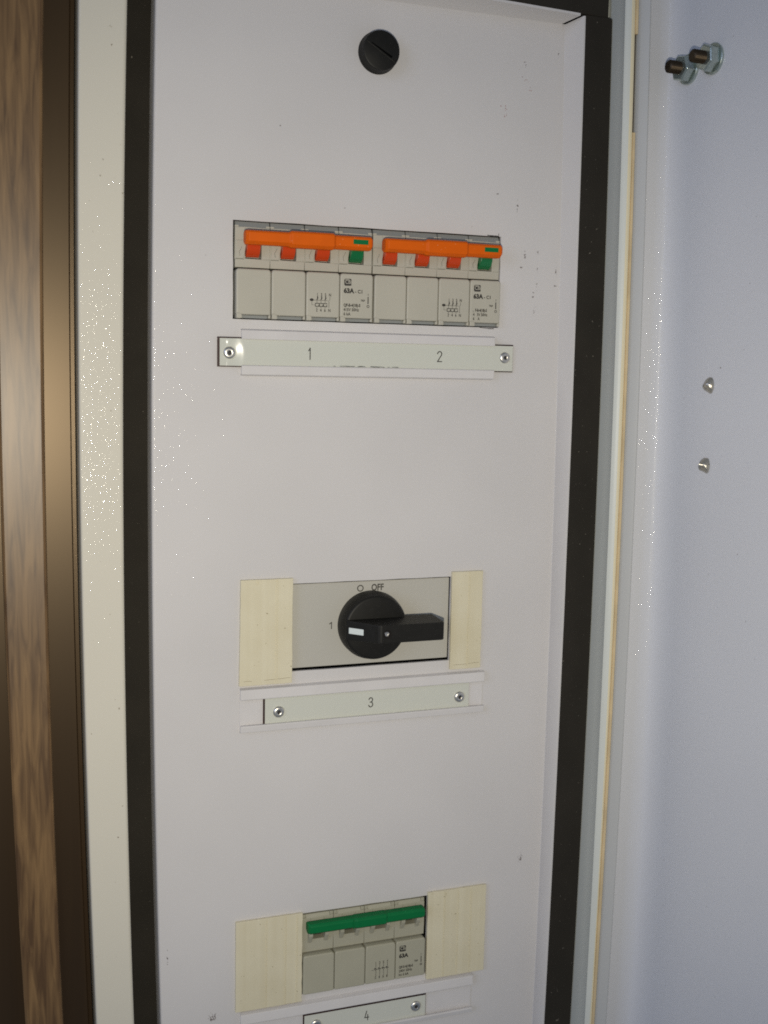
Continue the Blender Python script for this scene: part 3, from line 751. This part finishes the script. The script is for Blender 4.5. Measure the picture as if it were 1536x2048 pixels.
breaker(193.4, 71.3, 'beige breaker with orange bar and partly worn print, right of the pair', False, True)
breaker(159.6, -296.6, 'olive-beige breaker with a dark green bar between two yellowed blanks', True, False)

# ------------------------------------------------------------------ rotary switch
sw = thing('rotary_switch', 197, -159, -1, 'grey rotary isolator plate marked OFF and 1 with a big black handle', 'switch')
MB().prism(rrect(149, 241.8, -158.7, -113.4, .6), -3.2, -1.4).build('faceplate', m_plate, sw, bevel=.3)
MB().box(150, 242, -160.5, -112, -40, -30).build('switch_body', m_dark, sw)
pt = MB()
x_, z_ = P(720.7, 1176.5, -1.4); pt.stroke(arc(x_, z_, 1.55, 0, 360, 28), .55, -1.4, .05)
pt.build('ring_mark', m_inkgrey, sw); pt = MB()
x_, z_ = P(742.5, 1181, -1.4)
pt.text('OFF', x_, z_, 3.5, -1.4, .03, .80); pt.build('off_lettering', m_inkgrey, sw); pt = MB()
x_, z_ = P(661.7, 1251, -1.4)
pt.stroke([(x_ - .7, z_ + .9), (x_ + .35, z_ + 1.65), (x_ + .35, z_ - 1.7)], .5, -1.4, .05)
pt.build('number_one', m_inkgrey, sw)
kx, kz = 196.0, -136.9
kn = MB().lathe([(18.3, -1.38), (18.4, 2.5), (18.2, 4.0), (17.3, 8.2), (16.6, 9.0), (15.8, 9.2)], kx, kz, 0, 96).build('knob', m_black, sw, smooth=True)
# handle: ramp on the left, flat ridge, long overhanging end
hz0, hz1 = kz - 4.9, kz + 4.7
prof = [(kx - 17.2, 8.6), (kx - 17.2, 9.9), (kx - 4.0, 23.8), (kx - 2.6, 24.8), (kx + 31.0, 25.0), (kx + 32.6, 24.4), (kx + 33.2, 22.8), (kx + 33.2, 6.4), (kx + 32.4, 5.6), (kx + 17.0, 5.6), (kx + 15.0, 8.6)]
b = MB()
A = [b.v(x, hz0 - (0.5 if d < 12 else 0), d) for x, d in prof]; B = [b.v(x, hz1 + (.5 if d < 12 else 0), d) for x, d in prof]
b.face(A); b.face(B[::-1])
for i in range(len(prof)): b.face([A[i], B[i], B[(i + 1) % len(prof)], A[(i + 1) % len(prof)]])
hd = b.build('handle', m_black, kn, bevel=.7, seg=3)
b = MB()
r_ = math.hypot(1, 1)
def ramp(x): return 9.9 + (x - (kx - 17.2)) * (13.9 / 13.2)
m0, m1 = kx - 16.0, kx - 9.9
q = [(m0, kz - 1.8), (m1, kz - 1.8), (m1, kz + 1.6), (m0, kz + 1.6)]
a_ = [b.v(x, z, ramp(x) + .08) for x, z in q]; c_ = [b.v(x, z, ramp(x) - .4) for x, z in q]
b.face(a_); [b.face([a_[i], a_[(i + 1) % 4], c_[(i + 1) % 4], c_[i]]) for i in range(4)]
b.build('white_marker', m_mark, kn, bevel=.25)
MB().lathe([(2.3, 24.9), (2.2, 25.15), (1.7, 25.1), (1.6, 24.95)], kx + .8, kz - .1, 0, 28).build('screw_hole', m_dark, kn, smooth=True)
MB().lathe([(1.25, 25.0), (1.15, 25.3), (.5, 25.2), (.45, 25.05)], kx + .3, kz + .3, 0, 12, wob=.12).build('screw', m_steel, kn)
MB().stroke([(kx - 5.0, kz - 3.8), (kx - 5.0, kz + 3.6)], .3, 22.85, .1).build('handle_edge', m_black, kn)

# ------------------------------------------------------------------ quarter-turn lock at the top
lk = thing('panel_lock', 194.3, 149, 0, 'round black slotted quarter-turn lock near the top of the panel', 'lock')
lx, lz = 193.9, 158.4
n_ = 48
body = MB().lathe([(10.4, .02), (10.4, .8), (10.0, 1.6), (9.8, 5.6), (9.5, 6.4), (8.9, 6.7)], lx, lz, 0, 64).build('lock_body', m_black, lk, smooth=True)
ca, sa = math.cos(math.radians(-29)), math.sin(math.radians(-29))
def rt(px, pz): return lx + px * ca - pz * sa, lz + px * sa + pz * ca
MB().prism([rt(-6.2, -.1), rt(6.2, -.55), rt(6.2, .55), rt(-6.2, .3)], 6.6, 6.74).build('slot', mat('slot_black', (.002, .002, .002), .9, spec=.05), body)
MB().prism([rt(-9, -.9), rt(9, -1.5), rt(9, -.6), rt(-9, -.2)], 6.4, 6.95).build('slot_lip', m_black, body, bevel=.2)
